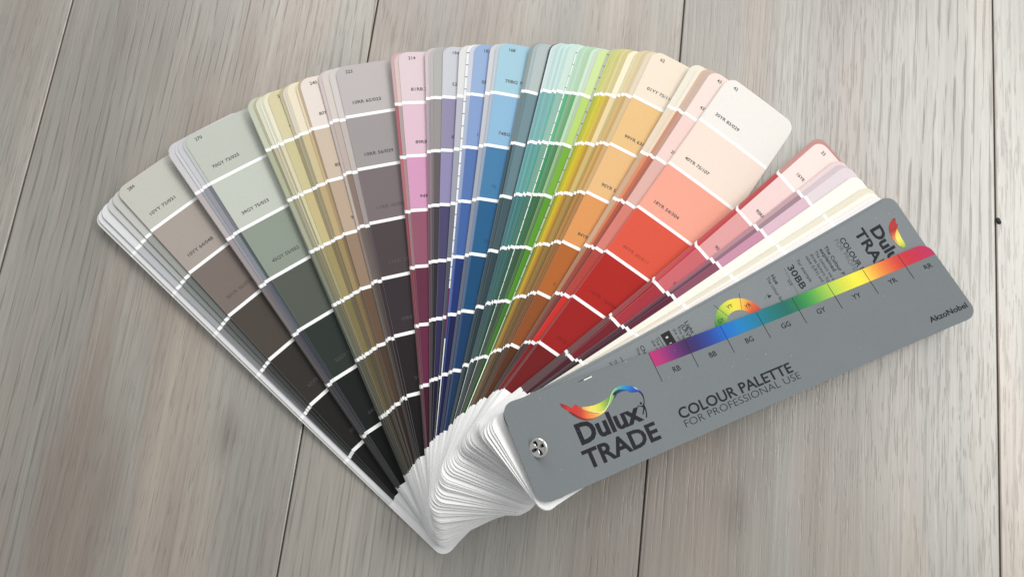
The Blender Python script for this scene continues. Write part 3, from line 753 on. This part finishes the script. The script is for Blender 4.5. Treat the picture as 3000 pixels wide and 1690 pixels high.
put_text(g, I, 'Light R', 136.0*mm, 21.9*mm, 3.0*mm, 13.0*mm, True, 0.010, INK)
put_text(g, I, '(LRV)', 132.2*mm, 21.4*mm, 3.0*mm, 9.6*mm, True, 0.010, INK)
put_text(g, I, 'The light', 128.9*mm, 21.7*mm, 2.3*mm, 12.4*mm, True, -0.004, INK)
put_text(g, I, 'the colour', 125.6*mm, 21.7*mm, 2.3*mm, 14.0*mm, True, -0.004, INK)
put_text(g, I, 'The hig', 110.3*mm, 21.9*mm, 2.3*mm, 9.6*mm, True, -0.004, INK)
put_text(g, I, 'the col', 107.4*mm, 21.9*mm, 2.3*mm, 9.2*mm, True, -0.004, INK)
put_text(g, I, 'Chro', 98.0*mm, 22.2*mm, 2.9*mm, 8.4*mm, True, 0.010, INK)
put_text(g, I, 'The c', 94.4*mm, 22.4*mm, 2.3*mm, 7.0*mm, True, -0.004, INK)
put_text(g, I, 'Thi', 75.9*mm, 22.5*mm, 2.3*mm, 4.0*mm, True, -0.004, INK)
put_text(g, I, 'inte', 72.6*mm, 22.4*mm, 2.3*mm, 4.6*mm, True, -0.004, INK)
put_line(g, I, (221.8, 20.3), (220.0, 0.0), 0.22, GREYINK)
put_line(g, I, (113.8, 22.1), (113.9, 12.5), 0.35, INK)
put_line(g, I, (82.0, 22.2), (82.1, 16.0), 0.35, INK)
put_line(g, I, (-2, 26.6), (311, 26.6), 0.28, rgb((108, 115, 117)), n=60)
put_poly(g, I, [(200.2, 10.6), (202.8, 9.0), (199.6, 8.2)], INK)
put_line(g, I, (196.5, 9.0), (201.6, 11.6), 0.2, GREYINK)
s = 120.0
while s < 305:
    put_line(g, I, (s, 29.85), (s + 13.2, 29.85), 0.42, rgb((26, 26, 30)))
    s += 18.2
    if s > 225: break
g.build('lettering', COVER_MAT, inner)
g = Geo()
put_poly(g, I, [(115.9, 22.4), (123.3, 22.4), (123.3, 6.0), (115.9, 6.0)][::-1], rgb((20, 20, 22)), .0001)
put_text(g, I, '0', 118.2*mm, 19.6*mm, 1.9*mm, None, True, 0.01, PAPER, lift=.00018)
put_text(g, I, '10', 118.2*mm, 14.8*mm, 1.9*mm, None, True, 0.01, PAPER, lift=.00018)
g.build('reflectance_scale', COVER_MAT, inner)
P2 = {"a_lo":[[311.1,12.6],[307.3,11.2],[304.5,9.0],[302.6,5.7],[301.8,1.7],[302.1,-1.9],[302.9,-5.1],[304.1,-8.0]],"a_up":[[312.2,11.7],[310.6,9.3],[311.1,6.9],[308.6,5.0],[305.7,2.8],[304.1,0.5],[303.2,-2.3],[303.7,-6.9]],"b_lo":[[308.4,4.8],[306.2,3.1],[304.3,0.6],[303.4,-2.4],[303.6,-5.5],[304.6,-8.1],[305.5,-9.3]],"b_up":[[308.8,4.9],[308.5,2.3],[308.0,-0.4],[307.7,-3.2],[307.6,-5.9],[307.1,-7.8],[306.3,-9.2]]}
g = Geo()
put_strip(g, I, P2['b_lo'], P2['b_up'], [(236, 170, 80), (236, 206, 90), (232, 226, 110), (214, 214, 76), (170, 192, 66), (96, 136, 56)], .00012)
put_strip(g, I, P2['a_lo'], P2['a_up'], [(140, 44, 44), (176, 44, 44), (176, 46, 44), (160, 44, 40), (206, 104, 58), (226, 150, 76), (236, 196, 104), (244, 236, 160)], .00014)
g.build('ribbon_emblem', COVER_MAT, inner)
# hue wheel, a ring of printed colours
g = Geo()
cx, cy, r0, r1 = 171.4, 1.2, 11.2, 19.4
WH = [(-40, (160, 44, 84)), (0, (176, 54, 50)), (28, (206, 92, 50)), (50, (228, 168, 66)), (64, (232, 206, 74)), (84, (222, 212, 68)), (104, (190, 200, 72)),
      (124, (132, 174, 66)), (144, (70, 138, 62)), (165, (34, 110, 66)), (200, (24, 100, 100)), (240, (30, 90, 160)), (290, (70, 44, 110)), (320, (160, 44, 84))]
def whc(a):
    for p_, q_ in zip(WH[:-1], WH[1:]):
        if a <= q_[0]:
            u = (a - p_[0]) / (q_[0] - p_[0]); return rgb(tuple(p_[1][k] + (q_[1][k] - p_[1][k]) * u for k in range(3)))
    return rgb(WH[-1][1])
# angle 0 points along +s, 90 along +t
for i in range(90):
    a0, a1 = -40 + i * 4, -36 + i * 4
    q = []
    for r, a in ((r0, a0), (r1, a0), (r1, a1), (r0, a1)):
        q.append((cx + r * math.cos(math.radians(a)), cy + r * math.sin(math.radians(a))))
    if any(abs(y) > 29.5 for x, y in q): continue
    g.facec([I.at(x*mm, y*mm, .0001) for x, y in q], [whc(a0), whc(a0), whc(a1), whc(a1)])
put_line(g, I, (177.9, 10.5), (182.8, 20.9), 0.3, rgb((40, 40, 40)))
put_line(g, I, (166.6, 11.1), (161.9, 22.4), 0.3, rgb((40, 40, 40)))
for t, a in (('YY', 91), ('YR', 40), ('GY', 139)):
    rm = (r0 + r1) / 2
    x, y = cx + rm * math.cos(math.radians(a)), cy + rm * math.sin(math.radians(a))
    put_text(g, I, t, (x - 2.0)*mm, (y - 1.3)*mm, 2.6*mm, 4.6*mm, False, 0.006, rgb((34, 34, 34)), lift=.00018)
g.build('hue_wheel', COVER_MAT, inner)

# ------------------------------------------------------------------ rivet: post through the leaning stack and a recessed screw head
STEEL = flat_material('polished_steel', (0.82, 0.80, 0.76, 1), 0.06, 1.0)
def basis(d):
    d = Vector(d).normalized(); x = d.cross(Vector((0, 0, 1))).normalized(); y = d.cross(x).normalized()
    return d, x, y
def lathe(prof, centre, axis, seg=48, mod=None):
    d, x, y = basis(axis); c = Vector(centre); v = []; f = []
    for r, h in prof:
        for k in range(seg):
            a = 2 * math.pi * k / seg
            hh = h + (mod(r, a) if mod else 0)
            v.append(tuple(c + x * (r * math.cos(a)) + y * (r * math.sin(a)) + d * hh))
    n = len(prof)
    for i in range(n - 1):
        for k in range(seg):
            k2 = (k + 1) % seg
            f.append((i * seg + k, i * seg + k2, (i + 1) * seg + k2, (i + 1) * seg + k))
    f.append(tuple(range((n - 1) * seg, n * seg)))
    f.append(tuple(range(seg - 1, -1, -1)))
    return v, f
def mesh_part(name, v, f, mat, parent, smooth=True):
    me = bpy.data.meshes.new(name); me.from_pydata(v, [], f); me.materials.append(mat)
    if smooth: me.polygons.foreach_set('use_smooth', [True] * len(me.polygons))
    me.update(); o = bpy.data.objects.new(name, me); COL.objects.link(o); o.parent = parent
    return o
top = Vector(cover_sh.at(0.0, 0.0)); bot = Vector((-0.040, -0.0047, 0.001))
axis = (top - bot).normalized()
v, f = lathe([(0.0019, 0.0), (0.0019, (top - bot).length)], bot, axis, 20)
rivet = mesh_part('rivet', v, f, STEEL, deck)
rivet['label'] = 'shiny metal screw post holding the stack'
head_axis = Vector((-0.44, -0.32, 0.84)).normalized()
def recess(r, a):
    arm = max(abs(math.cos(2 * a)) ** 10, 0.0)
    w = max(0.0, 1 - r / 0.0042)
    return -0.0026 * min(1.0, w * 2.2) * (0.15 + 0.85 * arm) if r < 0.0044 else 0.0
v, f = lathe([(0.0046, -0.0012), (0.0056, -0.0006), (0.0060, 0.0002), (0.0058, 0.0010), (0.0052, 0.0014), (0.0047, 0.00145), (0.0043, 0.0012), (0.0040, 0.0012), (0.0034, 0.0013),
              (0.0027, 0.0013), (0.0020, 0.0013), (0.0013, 0.0013), (0.0007, 0.0013), (0.0002, 0.0013)], top + Vector((-0.0004, -0.0004, 0.0042)), head_axis, 48, recess)
head = mesh_part('screw_head', v, f, STEEL, rivet)
head.data.materials.append(flat_material('recess_shade', (0.05, 0.048, 0.045, 1), 0.25, 1.0))  # shade and dark reflections of the recess put into a darker metal
for i_, pl in enumerate(head.data.polygons):
    ring, seg_ = divmod(i_, 48)
    if 6 <= ring < 11 and abs(math.cos(2 * 2 * math.pi * (seg_ + 0.5) / 48)) > 0.88: pl.material_index = 1

# ------------------------------------------------------------------ crumb on the plank joint
def crumb(loc, sx, sy, sz, rot):
    v = []; f = []; nu, nv = 14, 8
    rnd = random.Random(7)
    for j in range(nv + 1):
        ph = math.pi * j / nv
        for i in range(nu):
            a = 2 * math.pi * i / nu
            k = 1 + 0.10 * math.sin(3 * a + j) + rnd.uniform(-.03, .03)
            x = math.sin(ph) * math.cos(a) * sx * k * (1 + 0.22 * math.sin(a)); y = math.sin(ph) * math.sin(a) * sy * k
            z = (1 - math.cos(ph)) * sz
            v.append((x * math.cos(rot) - y * math.sin(rot), x * math.sin(rot) + y * math.cos(rot), z))
    for j in range(nv):
        for i in range(nu):
            i2 = (i + 1) % nu
            f.append((j * nu + i, j * nu + i2, (j + 1) * nu + i2, (j + 1) * nu + i))
    me = bpy.data.meshes.new('crumb'); me.from_pydata(v, [], f)
    me.materials.append(flat_material('black_crumb', (0.008, 0.008, 0.009, 1), 0.6))
    me.polygons.foreach_set('use_smooth', [True] * len(me.polygons)); me.update()
    o = bpy.data.objects.new('crumb', me); COL.objects.link(o); o.location = loc
    o['label'] = 'small black seed-shaped crumb lying on the right-hand floor joint'
    o['category'] = 'crumb'
    return o
crumb((0.3178, 0.2284, -0.0002), 0.00165, 0.0025, 0.0009, math.radians(32))
